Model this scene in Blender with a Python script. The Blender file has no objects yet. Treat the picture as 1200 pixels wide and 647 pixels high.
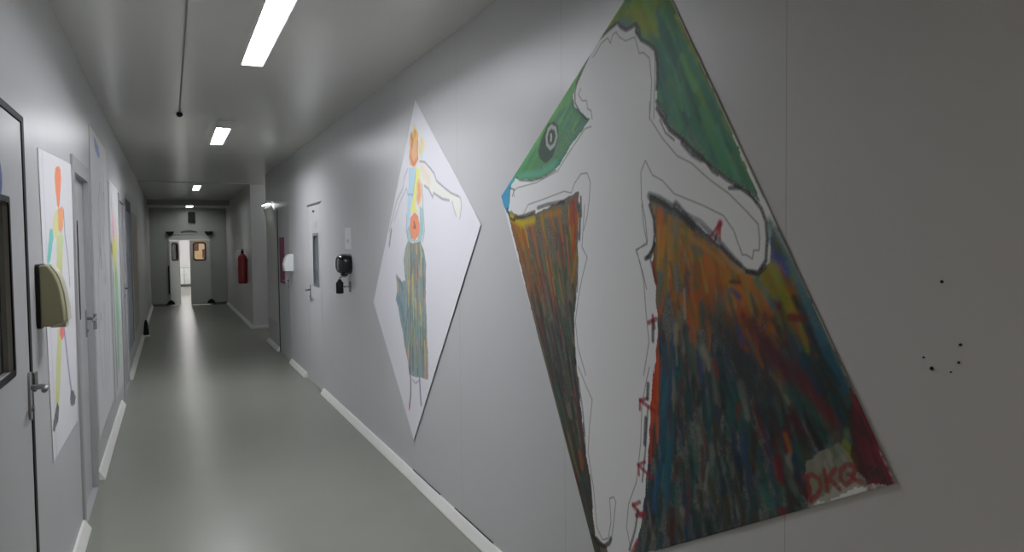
import bpy, bmesh, math, random
import numpy as np
from mathutils import Vector, Matrix
S = bpy.context.scene
COL = S.collection
rng = np.random.default_rng(7)
random.seed(7)

# ------------------------------------------------------------------ materials
def lin(c):
    c = c / 255.0
    return c / 12.92 if c <= 0.04045 else ((c + 0.055) / 1.055) ** 2.4

def rgb(r, g, b, k=1.0):
    return tuple(min(0.92, lin(v) * k) for v in (r, g, b))

def mat(name, col, rough=0.5, metal=0.0, coat=0.0, noise=0.0, nscale=6.0, spec=0.5, bump=0.0, bscale=200, coatr=0.1):
    m = bpy.data.materials.new(name); m.use_nodes = True
    nt = m.node_tree; b = nt.nodes['Principled BSDF']
    b.inputs['Base Color'].default_value = (*col, 1)
    b.inputs['Roughness'].default_value = rough
    b.inputs['Metallic'].default_value = metal
    b.inputs['Specular IOR Level'].default_value = spec
    b.inputs['Coat Weight'].default_value = coat
    b.inputs['Coat Roughness'].default_value = coatr
    tc = nt.nodes.new('ShaderNodeTexCoord')
    if noise > 0:
        n = nt.nodes.new('ShaderNodeTexNoise'); n.inputs['Scale'].default_value = nscale; n.inputs['Detail'].default_value = 5
        nt.links.new(tc.outputs['Object'], n.inputs['Vector'])
        mx = nt.nodes.new('ShaderNodeMix'); mx.data_type = 'RGBA'
        mx.inputs[6].default_value = (*[max(0, c * (1 - noise)) for c in col], 1)
        mx.inputs[7].default_value = (*[min(1, c * (1 + noise)) for c in col], 1)
        nt.links.new(n.outputs['Fac'], mx.inputs[0]); nt.links.new(mx.outputs[2], b.inputs['Base Color'])
    if bump > 0:
        n2 = nt.nodes.new('ShaderNodeTexNoise'); n2.inputs['Scale'].default_value = bscale
        nt.links.new(tc.outputs['Object'], n2.inputs['Vector'])
        bp = nt.nodes.new('ShaderNodeBump'); bp.inputs['Strength'].default_value = bump; bp.inputs['Distance'].default_value = 0.002
        nt.links.new(n2.outputs['Fac'], bp.inputs['Height']); nt.links.new(bp.outputs['Normal'], b.inputs['Normal'])
    return m

def emis(name, col, strength):
    m = bpy.data.materials.new(name); m.use_nodes = True
    nt = m.node_tree; b = nt.nodes['Principled BSDF']
    b.inputs['Base Color'].default_value = (.8, .8, .8, 1)
    b.inputs['Emission Color'].default_value = (*col, 1); b.inputs['Emission Strength'].default_value = strength
    return m

def panel_wall(name, col, rough):
    # sheet panels 1.186 m wide with thin seams: the seam is a fixed mark of the wall
    m = mat(name, col, rough, noise=0.025, nscale=1.5, bump=0.05, bscale=3.0, spec=0.32)
    nt = m.node_tree; b = nt.nodes['Principled BSDF']
    src = b.inputs['Base Color'].links[0].from_socket
    tc = nt.nodes.new('ShaderNodeTexCoord'); sp = nt.nodes.new('ShaderNodeSeparateXYZ')
    nt.links.new(tc.outputs['Object'], sp.inputs[0])
    a = nt.nodes.new('ShaderNodeMath'); a.operation = 'ADD'; a.inputs[1].default_value = -1.468 + 1.186 * 10 + 0.593
    nt.links.new(sp.outputs['Y'], a.inputs[0])
    md = nt.nodes.new('ShaderNodeMath'); md.operation = 'MODULO'; md.inputs[1].default_value = 1.186
    nt.links.new(a.outputs[0], md.inputs[0])
    su = nt.nodes.new('ShaderNodeMath'); su.operation = 'SUBTRACT'; su.inputs[1].default_value = 0.593
    nt.links.new(md.outputs[0], su.inputs[0])
    ab = nt.nodes.new('ShaderNodeMath'); ab.operation = 'ABSOLUTE'; nt.links.new(su.outputs[0], ab.inputs[0])
    lt = nt.nodes.new('ShaderNodeMath'); lt.operation = 'LESS_THAN'; lt.inputs[1].default_value = 0.0016
    nt.links.new(ab.outputs[0], lt.inputs[0])
    mx = nt.nodes.new('ShaderNodeMix'); mx.data_type = 'RGBA'
    nt.links.new(lt.outputs[0], mx.inputs[0]); nt.links.new(src, mx.inputs[6])
    mx.inputs[7].default_value = (*[c * 0.72 for c in col], 1)
    nt.links.new(mx.outputs[2], b.inputs['Base Color'])
    return m

M = {}
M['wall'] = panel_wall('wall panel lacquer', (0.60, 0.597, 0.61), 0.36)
M['wall_dimmed'] = panel_wall('vignette-darkened wall lacquer', (0.54, 0.537, 0.55), 0.36)  # same lacquer as the other walls, darkened to stand in for vignetting
M['ceil'] = mat('ceiling panel lacquer', (0.66, 0.66, 0.63), 0.20, noise=0.03, nscale=1.2)
M['floor'] = mat('epoxy floor', (0.225, 0.235, 0.195), 0.28, spec=0.4, noise=0.09, nscale=2.2, bump=0.04, bscale=14)
M['skirt'] = mat('cove skirting', (0.74, 0.73, 0.70), 0.4, noise=0.06, nscale=9)
M['door'] = mat('door lacquer', (0.53, 0.527, 0.54), 0.36, noise=0.02, nscale=2, spec=0.35)
M['jamb'] = mat('door jamb enamel', (0.40, 0.398, 0.41), 0.4)
M['fardoor'] = mat('far door lacquer', (0.64, 0.65, 0.63), 0.35, noise=0.03, nscale=2)
M['farwall'] = mat('far wall lacquer', (0.43, 0.44, 0.42), 0.35, noise=0.03, nscale=2)
M['black'] = mat('black rubber', (0.009, 0.009, 0.010), 0.55, spec=0.25)
M['blackgloss'] = mat('black gloss plastic', (0.006, 0.006, 0.007), 0.22)
M['grey'] = mat('grey metal frame', (0.30, 0.30, 0.315), 0.35, metal=0.3)
M['greyp'] = mat('pale grey plastic', (0.52, 0.53, 0.52), 0.4)
M['chrome'] = mat('brushed steel', (0.55, 0.55, 0.56), 0.25, metal=1.0)
M['glassdark'] = mat('dark door glass', (0.035, 0.038, 0.034), 0.06, coat=0.5, noise=0.3, nscale=3)
M['glassgrey'] = mat('grey frosted glass', (0.16, 0.19, 0.22), 0.15, noise=0.35, nscale=9)
M['white'] = mat('white paint', (0.78, 0.78, 0.78), 0.4)
M['whitep'] = mat('white plastic', (0.80, 0.81, 0.80), 0.35)
M['beige'] = mat('olive beige plastic', (0.35, 0.335, 0.20), 0.35, noise=0.04, nscale=8)
M['beigelite'] = mat('cream plastic edge', (0.58, 0.56, 0.42), 0.3)
M['red'] = mat('red enamel', (0.30, 0.012, 0.018), 0.28, coat=0.4)
M['blue'] = mat('blue sign enamel', (0.03, 0.08, 0.30), 0.4)
M['pink'] = mat('magenta paper', (0.24, 0.05, 0.12), 0.7, noise=0.12, nscale=7)
M['brown'] = mat('brown gasket', (0.09, 0.035, 0.028), 0.5)
M['tan'] = mat('tan board', (0.62, 0.43, 0.22), 0.7, noise=0.25, nscale=6)
M['tanbrown'] = mat('brown sheet', (0.14, 0.06, 0.035), 0.7, noise=0.2, nscale=9)
M['cable'] = mat('dark grey trim', (0.16, 0.16, 0.155), 0.5)
M['tube'] = emis('fluorescent diffuser', (0.93, 0.95, 1.0), 56)
M['tubesecond'] = emis('bright fluorescent diffuser', (0.93, 0.95, 1.0), 84)
M['tubebar'] = emis('small lamp diffuser', (0.97, 1.0, 0.96), 8)
M['sidelamp'] = emis('side passage tube', (0.97, 1.0, 0.96), 40)
M['tubefar'] = emis('dim fluorescent diffuser', (0.94, 0.97, 0.94), 13)
M['fillback'] = emis('added warm fill diffuser', (1.0, 0.88, 0.68), 43)  # glow of the added fill lamp behind the camera
M['lampback'] = emis('bright fluorescent diffuser', (1.0, 0.97, 0.96), 350)
def clear_glass():
    m = mat('clear glass', (1, 1, 1), 0.02); b = m.node_tree.nodes['Principled BSDF']
    b.inputs['Transmission Weight'].default_value = 1.0; b.inputs['IOR'].default_value = 1.45
    return m
M['glass'] = clear_glass()

# ------------------------------------------------------------------ mesh helpers
def obj(name, bm, m, parent=None, smooth=False, bevel=0.0, loc=None):
    me = bpy.data.meshes.new(name); bm.to_mesh(me); bm.free()
    o = bpy.data.objects.new(name, me); COL.objects.link(o)
    for mm in (m if isinstance(m, (list, tuple)) else [m]): me.materials.append(mm)
    if smooth:
        for p in me.polygons: p.use_smooth = True
    if bevel > 0:
        bv = o.modifiers.new('bevel', 'BEVEL'); bv.width = bevel; bv.segments = 3; bv.limit_method = 'ANGLE'
    if loc is not None: o.location = loc
    if parent is not None: o.parent = parent
    return o

def tag(o, label=None, cat=None, group=None, kind=None):
    if label: o['label'] = label
    if cat: o['category'] = cat
    if group: o['group'] = group
    if kind: o['kind'] = kind
    return o

def empty(name, loc, label=None, cat=None, group=None, kind=None):
    o = bpy.data.objects.new(name, None); COL.objects.link(o); o.location = loc; o.empty_display_size = 0.05
    return tag(o, label, cat, group, kind)

def struct(o):
    o['kind'] = 'structure'; return o

def box(bm, x0, x1, y0, y1, z0, z1):
    v = [bm.verts.new((x, y, z)) for x in (x0, x1) for y in (y0, y1) for z in (z0, z1)]
    for f in ((0, 1, 3, 2), (4, 6, 7, 5), (0, 4, 5, 1), (2, 3, 7, 6), (0, 2, 6, 4), (1, 5, 7, 3)):
        bm.faces.new([v[i] for i in f])
    return bm

def B(*a):
    bm = bmesh.new()
    for t in a: box(bm, *t)
    bmesh.ops.recalc_face_normals(bm, faces=bm.faces)
    return bm

def prism(pts, axis, a, b):
    """pts: 2-D outline; axis 0 -> (y,z) extruded along x, 1 -> (x,z) along y, 2 -> (x,y) along z"""
    bm = bmesh.new()
    def mk(p, t):
        return {0: (t, p[0], p[1]), 1: (p[0], t, p[1]), 2: (p[0], p[1], t)}[axis]
    A = [bm.verts.new(mk(p, a)) for p in pts]; C = [bm.verts.new(mk(p, b)) for p in pts]
    bm.faces.new(A); bm.faces.new(C[::-1])
    n = len(pts)
    for i in range(n): bm.faces.new((A[i], C[i], C[(i + 1) % n], A[(i + 1) % n]))
    bmesh.ops.recalc_face_normals(bm, faces=bm.faces)
    return bm

def tube(bm, pts, r, n=10, closed_ends=True):
    pts = [Vector(p) for p in pts]; rings = []
    for i, p in enumerate(pts):
        d = (pts[min(i + 1, len(pts) - 1)] - pts[max(i - 1, 0)]).normalized()
        up = Vector((0, 0, 1)) if abs(d.z) < 0.9 else Vector((1, 0, 0))
        a = d.cross(up).normalized(); b = d.cross(a)
        rr = r[i] if isinstance(r, (list, tuple)) else r
        rings.append([bm.verts.new(p + (a * math.cos(t) + b * math.sin(t)) * rr) for t in [2 * math.pi * k / n for k in range(n)]])
    for u, v in zip(rings, rings[1:]):
        for k in range(n): bm.faces.new((u[k], u[(k + 1) % n], v[(k + 1) % n], v[k]))
    if closed_ends: bm.faces.new(rings[0][::-1]); bm.faces.new(rings[-1])
    bmesh.ops.recalc_face_normals(bm, faces=bm.faces)
    return bm

def T(pts, r, n=10): return tube(bmesh.new(), pts, r, n)

def rrect(y0, y1, z0, z1, r, n=6):
    out = []
    for cy, cz, a0 in ((y1 - r, z1 - r, 0), (y0 + r, z1 - r, 90), (y0 + r, z0 + r, 180), (y1 - r, z0 + r, 270)):
        for k in range(n + 1):
            a = math.radians(a0 + 90 * k / n); out.append((cy + r * math.cos(a), cz + r * math.sin(a)))
    return out

def ring_prism(outer, inner, axis, a, b):
    bm = bmesh.new()
    def mk(p, t):
        return {0: (t, p[0], p[1]), 1: (p[0], t, p[1]), 2: (p[0], p[1], t)}[axis]
    n = len(outer)
    L = [[bm.verts.new(mk(p, t)) for p in q] for q in (outer, inner) for t in (a, b)]
    oa, ob, ia, ib = L
    for i in range(n):
        j = (i + 1) % n
        for f in ((oa[i], oa[j], ob[j], ob[i]), (ia[i], ib[i], ib[j], ia[j]), (oa[i], ia[i], ia[j], oa[j]), (ob[i], ob[j], ib[j], ib[i])):
            bm.faces.new(f)
    bmesh.ops.recalc_face_normals(bm, faces=bm.faces)
    return bm

def slab(plane, t0, t1, u0, u1, v0, v1, holes):
    """box-like sheet with rectangular through holes. plane 'x': u=y v=z, 'z': u=x v=y, 'y': u=x v=z"""
    us = sorted({u0, u1, *[h[0] for h in holes], *[h[1] for h in holes]}); us = [u for u in us if u0 <= u <= u1]
    vs = sorted({v0, v1, *[h[2] for h in holes], *[h[3] for h in holes]}); vs = [v for v in vs if v0 <= v <= v1]
    def mk(u, v, t): return {'x': (t, u, v), 'z': (u, v, t), 'y': (u, t, v)}[plane]
    bm = bmesh.new(); cache = {}
    def V(i, j, t):
        k = (i, j, t)
        if k not in cache: cache[k] = bm.verts.new(mk(us[i], vs[j], t))
        return cache[k]
    def solid(i, j):
        if i < 0 or j < 0 or i >= len(us) - 1 or j >= len(vs) - 1: return False
        cu = (us[i] + us[i + 1]) / 2; cv = (vs[j] + vs[j + 1]) / 2
        return not any(h[0] < cu < h[1] and h[2] < cv < h[3] for h in holes)
    for i in range(len(us) - 1):
        for j in range(len(vs) - 1):
            if not solid(i, j): continue
            bm.faces.new((V(i, j, t0), V(i + 1, j, t0), V(i + 1, j + 1, t0), V(i, j + 1, t0)))
            bm.faces.new((V(i, j, t1), V(i, j + 1, t1), V(i + 1, j + 1, t1), V(i + 1, j, t1)))
            for (a, b, c, d, di, dj) in ((i, j, i + 1, j, 0, -1), (i + 1, j, i + 1, j + 1, 1, 0), (i + 1, j + 1, i, j + 1, 0, 1), (i, j + 1, i, j, -1, 0)):
                if not solid(i + di, j + dj): bm.faces.new((V(a, b, t0), V(a, b, t1), V(c, d, t1), V(c, d, t0)))
    bmesh.ops.recalc_face_normals(bm, faces=bm.faces)
    return bm

# ------------------------------------------------------------------ dimensions (metres)
XL, XR, XN, XF = -0.471, 1.397, 1.60, 1.350     # left wall, right wall, niche wall, right wall past the niche
HC, HL = 2.628, 2.50                             # ceiling, lowered ceiling at the far end
Y0, YN0, YN1, YB, YE = -4.6, 12.7, 14.7, 20.0, 21.5

# ------------------------------------------------------------------ room shell
D1 = (7.93, 8.69, 0.0, 1.95)      # right narrow door
D2 = (10.2, 11.35, 0.0, 2.04)     # right far door
D3 = (2.15, 3.22, 0.0, 1.985)     # near left door
D4 = (4.72, 5.50, 0.0, 1.965)     # second left door
D5 = (8.75, 9.70, 0.0, 2.03)      # third left door
FD = (-0.02, 0.94, 0.0, 1.84)     # far double door (x, z)
struct(obj('wall_right', slab('x', XR, XR + 0.1, Y0, YN0 - 0.1, 0, HC, [D1, D2]), M['wall']))
XP = 3.4
struct(obj('wall_right', B((XP, XP + 0.1, YN0 - 0.1, YN1 + 0.1, 0, HC), (XF + 0.1, XP, YN1, YN1 + 0.1, 0, HC), (XR, XP, YN0 - 0.1, YN0, 0, HC), (XF, XF + 0.1, YN1, YE, 0, HC)), M['wall']))
struct(obj('floor', B((XN + 0.1, XP + 0.1, YN0 - 0.1, YN1 + 0.1, -0.1, 0)), M['floor']))
struct(obj('ceiling', B((XN + 0.1, XP + 0.1, YN0 - 0.1, YN1 + 0.1, HC, HC + 0.1)), M['ceil']))
struct(obj('wall_left', slab('x', XL - 0.1, XL, Y0, YE, 0, HC, [D3, D4, D5]), M['wall_dimmed']))
struct(obj('wall_back', slab('y', YE, YE + 0.1, XL - 0.1, XN + 0.1, 0, HC, [FD]), M['farwall']))
struct(obj('wall_front', B((XL - 0.1, XN + 0.1, Y0 - 0.1, Y0, 0, HC)), M['wall']))
struct(obj('floor', B((XL - 0.3, XN + 0.1, Y0, 32.0, -0.1, 0)), M['floor']))
LX0, LX1 = 0.428, 0.552
lights = [(3.10, 5.0), (7.75, 9.0), (15.2, 16.55), (-2.3, -0.8)]
struct(obj('ceiling', slab('z', HC, HC + 0.1, XL - 0.1, XN + 0.1, Y0, YB, [(LX0, LX1, a, b) for a, b in lights]), M['ceil']))
struct(obj('ceiling', slab('z', HL, HL + 0.1, XL, XF, YB, YE, [(0.38, 0.54, 20.15, 21.1)]), M['ceil']))
struct(obj('trim_1', B((XL, XF, YB - 0.02, YB, HL, HC)), M['greyp']))
struct(obj('trim_2', B((XL, XR, 14.40, 14.44, HC - 0.012, HC)), M['greyp']))

# skirting: small cove section, rounded ends come from the bevel
def cove(x, s, y0, y1, name):
    prof = [(x, 0), (x + s * 0.042, 0), (x + s * 0.040, 0.012), (x + s * 0.026, 0.034), (x + s * 0.012, 0.056), (x, 0.060)]
    return struct(obj(name, prism(prof, 1, y0, y1), M['skirt'], bevel=0.004))
for a, b in ((Y0, 7.90), (8.95, 10.17), (11.38, YN0)): cove(XR, -1, a, b, 'baseboard_right')
cove(XF, -1, YN1 - 0.04, YE, 'baseboard_right')
struct(obj('baseboard_right', B((XF, XP, YN1 - 0.04, YN1, 0, 0.06)), M['skirt'], bevel=0.01))
for a, b in ((Y0, 2.12), (3.26, 4.66), (5.62, 8.2), (9.75, 14.2), (15.9, YE)): cove(XL, 1, a, b, 'baseboard_left')
struct(obj('baseboard_back', B((XL, FD[0] - 0.06, YE - 0.03, YE, 0, 0.06), (FD[1] + 0.06, XF, YE - 0.03, YE, 0, 0.06)), M['cable']))

# dark gasket crack over parts of the right skirting
def crack(pts):
    return T([(XR - 0.004, y, z) for y, z in pts], 0.0028, 5)

# ------------------------------------------------------------------ ceiling lights
def ceiling_light(y0, y1, x0, x1, z, tm, label):
    xc = (x0 + x1) / 2
    e = empty('ceiling_light', (xc, (y0 + y1) / 2, z), label, 'ceiling light', 'recessed strip lights along the corridor ceiling')
    L = (y1 - y0) / 2; w = (x1 - x0) / 2
    bm = bmesh.new()     # open-bottomed trough
    box(bm, -w, w, -L, L, 0.044, 0.048); box(bm, -w, -w + 0.002, -L, L, 0, 0.044); box(bm, w - 0.002, w, -L, L, 0, 0.044)
    box(bm, -w, w, -L, -L + 0.002, 0, 0.044); box(bm, -w, w, L - 0.002, L, 0, 0.044)
    obj('housing', bm, M['greyp'], e)
    obj('diffuser', B((-w + 0.004, w - 0.004, -L + 0.004, L - 0.004, 0.029, 0.038)), tm, e)
    fr = ring_prism([(-w - 0.006, -L - 0.006), (w + 0.006, -L - 0.006), (w + 0.006, L + 0.006), (-w - 0.006, L + 0.006)],
                    [(-w, -L), (w, -L), (w, L), (-w, L)], 2, -0.003, 0.0)
    obj('rim', fr, M['white'], e)
    return e
ceiling_light(*lights[0], LX0, LX1, HC, M['tube'], 'long recessed strip light, nearest and largest on the ceiling')
ceiling_light(*lights[1], LX0, LX1, HC, M['tubesecond'], 'second recessed strip light on the ceiling, beyond the end of the thin cable')
ceiling_light(*lights[2], LX0, LX1, HC, M['tubefar'], 'small distant recessed strip light on the ceiling before the far beam')
ceiling_light(*lights[3], LX0, LX1, HC, M['fillback'], 'added warm dim fill light shaped as a recessed strip, behind the camera position, nearest the closed corridor end')  # unseen lamp added to lift the near walls
ceiling_light(20.15, 21.1, 0.38, 0.54, HL, M['tubefar'], 'farthest recessed strip light, above the far double door')
t = obj('cover_plate', B((LX0 - 0.01, LX1 + 0.01, 7.26, 7.70, HC - 0.010, HC)), M['ceil'], bevel=0.002)
tag(t, 'thin grey cover plate on the ceiling just before the second strip light', 'cover plate')
e = empty('ceiling_cable', (0.10, 2.2, HC), 'thin dark cable along the ceiling left of the strip lights, ending in a black sensor', 'cable')
obj('conduit', T([(0, -4.7, -0.005), (0, 4.74, -0.005)], 0.0048, 8), M['cable'], e, smooth=True)
bm = bmesh.new(); bmesh.ops.create_uvsphere(bm, u_segments=20, v_segments=12, radius=0.026)
for v in bm.verts:
    v.co.z = v.co.z * 0.9 - 0.016; v.co.y += 4.765
    if v.co.z > 0: v.co.z = 0
obj('sensor', bm, M['black'], e, smooth=True)

# ------------------------------------------------------------------ doors
def lever(parent, name, y, z, x, s, ydir, m=None):
    """lever handle on a wall plane at x; s points into the corridor, ydir is the way the lever runs"""
    m = m or M['chrome']
    h = obj(name, prism(rrect(y - 0.022, y + 0.022, z - 0.085, z + 0.085, 0.018), 0, x, x + s * 0.007), m, parent)
    bm = T([(x, y, z + 0.03), (x + s * 0.045, y, z + 0.03), (x + s * 0.055, y + ydir * 0.012, z + 0.03), (x + s * 0.055, y + ydir * 0.12, z + 0.027)], 0.0095, 10)
    obj('lever', bm, m, h, smooth=True)
    obj('cylinder', T([(x, y, z - 0.045), (x + s * 0.016, y, z - 0.045)], 0.010, 12), m, h)
    return h

# near left door
d = empty('door_1', (XL, 2.7, 0), 'near grey door at left edge with dark window and black seal', 'door', kind='structure')
d.location = (0, 0, 0)
y0, y1, z1 = D3[0], D3[1], D3[3]
obj('leaf', slab('x', XL - 0.045, XL + 0.002, y0 + 0.022, y1 - 0.044, 0.008, z1 - 0.026, [(2.38, 2.885, 1.125, 1.665)]), M['door'], d)
obj('seal', ring_prism([(y0, 0.001), (y1, 0.001), (y1, z1), (y0, z1)], [(y0 + 0.020, 0.008), (y1 - 0.042, 0.008), (y1 - 0.042, z1 - 0.022), (y0 + 0.020, z1 - 0.022)], 0, XL - 0.05, XL + 0.006), M['black'], d)
w = obj('window_frame', ring_prism(rrect(2.365, 2.90, 1.11, 1.685, 0.012), rrect(2.385, 2.88, 1.13, 1.665, 0.01), 0, XL + 0.002, XL + 0.007), M['black'], d)
obj('pane', B((XL - 0.02, XL - 0.012, 2.375, 2.89, 1.12, 1.67)), M['glassdark'], w)
lever(d, 'handle', y1 - 0.075, 1.0, XL + 0.002, 1, -0.55, M['grey'])
obj('strike_plate', B((XL, XL + 0.014, y1 + 0.004, y1 + 0.05, 1.00, 1.07)), M['chrome'], d, bevel=0.004)
bm = prism([(2.735 + 0.065 * math.cos(a), 1.735 + 0.065 * math.sin(a)) for a in [2 * math.pi * k / 28 for k in range(28)]], 0, XL + 0.002, XL + 0.005)
sg = obj('round_sign', bm, M['blue']); tag(sg, 'round blue sign on the near left door above its window', 'sign')

# second left door, set back in its frame
d = empty('door_2', (0, 0, 0), 'grey door between two paper sheets on the left wall, with slim window', 'door', kind='structure')
y0, y1, z1 = D4[0], D4[1], D4[3]
obj('frame', ring_prism([(y0 - 0.05, 0), (y1 + 0.05, 0), (y1 + 0.05, z1 + 0.05), (y0 - 0.05, z1 + 0.05)], [(y0 + 0.03, 0.001), (y1 - 0.03, 0.001), (y1 - 0.03, z1 - 0.035), (y0 + 0.03, z1 - 0.035)], 0, XL - 0.06, XL + 0.012), M['jamb'], d)
obj('leaf', slab('x', XL - 0.055, XL - 0.02, y0 + 0.036, y1 - 0.036, 0.008, z1 - 0.042, [(4.80, 5.05, 1.12, 1.66)]), M['door'], d)
w = obj('window_frame', ring_prism(rrect(4.785, 5.065, 1.105, 1.675, 0.012), rrect(4.81, 5.04, 1.13, 1.65, 0.012), 0, XL - 0.02, XL - 0.012), M['black'], d)
obj('pane', B((XL - 0.045, XL - 0.04, 4.80, 5.05, 1.12, 1.66)), M['glassdark'], w)
lever(d, 'handle', y1 - 0.10, 1.05, XL - 0.02, 1, -1)
obj('strike_plate', B((XL + 0.012, XL + 0.03, y1 + 0.0, y1 + 0.045, 1.0, 1.1)), M['chrome'], d, bevel=0.004)

# third left door
d = empty('door_3', (0, 0, 0), 'distant pale door on the left wall with bright steel handle', 'door', kind='structure')
y0, y1, z1 = D5[0], D5[1], D5[3]
obj('frame', ring_prism([(y0 - 0.04, 0), (y1 + 0.04, 0), (y1 + 0.04, z1 + 0.04), (y0 - 0.04, z1 + 0.04)], [(y0 + 0.02, 0.001), (y1 - 0.02, 0.001), (y1 - 0.02, z1 - 0.03), (y0 + 0.02, z1 - 0.03)], 0, XL - 0.06, XL + 0.01), M['jamb'], d)
obj('leaf', B((XL - 0.05, XL - 0.01, y0 + 0.026, y1 - 0.026, 0.008, z1 - 0.036)), M['door'], d)
lever(d, 'handle', y1 - 0.12, 1.03, XL - 0.01, 1, -1)

# narrow right door
d = empty('door_4', (0, 0, 0), 'narrow white door on the right wall with slim grey window', 'door', kind='structure')
y0, y1, z1 = D1[0], D1[1], D1[3]
obj('leaf', slab('x', XR - 0.001, XR + 0.05, y0 + 0.003, y1 - 0.012, 0.006, z1 - 0.012, [(8.06, 8.36, 1.10, 1.63)]), M['wall'], d)
w = obj('window_frame', ring_prism(rrect(8.045, 8.375, 1.085, 1.645, 0.012), rrect(8.075, 8.345, 1.115, 1.615, 0.012), 0, XR - 0.007, XR), M['grey'], d)
obj('pane', B((XR + 0.01, XR + 0.016, 8.06, 8.36, 1.10, 1.63)), M['glassgrey'], w)
lever(d, 'handle', y1 - 0.10, 1.0, XR - 0.001, -1, -1)
obj('plate', B((XR - 0.004, XR - 0.001, 8.14, 8.34, 1.70, 1.765)), M['greyp'], d)
obj('stopper', T([(XR, 8.27, 1.875), (XR - 0.02, 8.27, 1.875)], 0.012, 10), M['cable'], d)
obj('lintel', B((XR - 0.006, XR, y0 - 0.06, y1 + 0.015, z1 - 0.004, z1 + 0.012)), M['cable'], d)

# far right door
d = empty('door_5', (0, 0, 0), 'grey door on the right wall beyond the white paper dispenser', 'door', kind='structure')
y0, y1, z1 = D2[0], D2[1], D2[3]
obj('leaf', B((XR + 0.002, XR + 0.05, y0 + 0.012, y1 - 0.05, 0.006, z1 - 0.02)), M['door'], d)
obj('seal', B((XR - 0.004, XR + 0.05, y1 - 0.05, y1, 0, z1)), M['black'], d)
obj('frame', B((XR - 0.002, XR + 0.03, y0 - 0.02, y0 + 0.012, 0, z1), (XR - 0.002, XR + 0.03, y0 - 0.02, y1, z1 - 0.02, z1 + 0.01)), M['door'], d)
lever(d, 'handle', y0 + 0.10, 1.03, XR + 0.002, -1, 1)
p = obj('poster', B((XR - 0.006, XR + 0.001, 10.66, 11.12, 1.0, 1.63)), M['pink']); tag(p, 'dark pink sheet fixed to the far right door', 'poster')

# far double door
d = empty('door_6', (0, 0, 0), 'grey double door at the far end, left leaf ajar', 'door', kind='structure')
x0, x1, z1 = FD[0], FD[1], FD[3]
obj('frame', B((x0 - 0.03, x0, YE - 0.02, YE + 0.1, 0, z1 + 0.03), (x1, x1 + 0.03, YE - 0.02, YE + 0.1, 0, z1 + 0.03), (x0, x1, YE - 0.02, YE + 0.1, z1 - 0.01, z1 + 0.03)), M['greyp'], d)
xm = 0.455
def far_leaf(parent, pane):
    # right leaf, local origin at hinge (x1), spanning -0.485..0
    L = obj('leaf', slab('y', 0, 0.04, -0.482, -0.004, 0.012, z1 - 0.17, [(-0.385, -0.115, 1.17, 1.60)]), M['fardoor'], parent)
    fr = obj('window_frame', ring_prism(rrect(-0.41, -0.09, 1.145, 1.625, 0.07), rrect(-0.375, -0.125, 1.18, 1.59, 0.05), 1, -0.012, 0.045), M['brown'], L)
    obj('pane', B((-0.385, -0.115, 0.018, 0.022, 1.17, 1.60)), pane, fr)
    return L
R_ = far_leaf(d, M['glass']); R_.location = (x1, YE + 0.02, 0)
obj('kick_plate', B((-0.47, -0.02, -0.004, 0.0, 0.015, 0.06)), M['greyp'], R_)
L_ = far_leaf(d, M['glassdark']); L_.scale = (-1, 1, 1); L_.location = (x0, YE + 0.02, 0); L_.rotation_euler = (0, 0, math.radians(60))
obj('transom', B((x0, x1, YE + 0.0, YE + 0.06, z1 - 0.155, z1 - 0.01)), M['fardoor'], d)
for x, z in ((x0 + 0.02, 1.86), (x1 - 0.02, 1.86), (x0 - 0.0, 0.085), (x1 + 0.0, 0.085)):
    s = 1 if z > 1 else -1
    px = prism([(x - 0.10, z + 0.045 * s), (x + 0.10, z + 0.045 * s), (x + 0.085, z), (x + 0.035, z - 0.06 * s), (x - 0.035, z - 0.06 * s), (x - 0.085, z)], 1, YE - 0.09, YE - 0.02)
    obj('pivot', px, M['black'], d, bevel=0.008)
obj('edge_strip', B((x0 - 0.05, x0 - 0.015, YE - 0.05, YE - 0.02, 0.30, 1.03)), M['black'], d, bevel=0.006)
obj('closer', T([(0.26, YE - 0.03, z1 + 0.055), (0.40, YE - 0.03, z1 + 0.085), (0.50, YE - 0.03, z1 + 0.085), (0.64, YE - 0.03, z1 + 0.055)], 0.014, 8), M['cable'], d)
b = obj('alarm_box', B((0.44, 0.60, YE - 0.08, YE, 2.14, 2.41)), M['black'], bevel=0.015); tag(b, 'black box on the far wall below the farthest light', 'alarm box')

# bright passage behind the double door
YP = 32.0
struct(obj('wall_left', B((XL - 0.3, XL - 0.2, YE + 0.1, YP, 0, HC)), M['white']))
struct(obj('wall_right', B((XN, XN + 0.1, YE + 0.1, YP, 0, HC)), M['white']))
struct(obj('wall_back', B((XL - 0.3, XN + 0.1, YP, YP + 0.1, 0, HC)), M['white']))
struct(obj('ceiling', B((XL - 0.3, XN + 0.1, YE + 0.1, YP, HC, HC + 0.1)), M['white']))
for xx, yy, lm, lb in ((2.35, 13.7, M['sidelamp'], 'strip light on the ceiling of the side passage, beyond the tall blank white sheet'), (0.5, 24.0, M['lampback'], 'strip light hidden on the ceiling behind the far double door'), (0.5, 29.6, M['lampback'], 'strip light at the bright end of the passage behind the far door')):
    e = empty('passage_light', (xx, yy, HC), lb, 'ceiling light')
    obj('body', B((-0.07, 0.07, -0.62, 0.62, -0.03, 0.0)), M['white'], e)
    obj('tube', T([(0, -0.6, -0.045), (0, 0.6, -0.045)], 0.013, 12), lm, e, smooth=True)
e = empty('passage_cabinet', (0.45, YP - 0.46, 0), 'low grey cabinet at the end of the bright passage behind the far door', 'cabinet')
obj('body', B((-0.42, 0.42, 0, 0.45, 0.08, 0.72)), M['greyp'], e, bevel=0.006)
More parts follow.
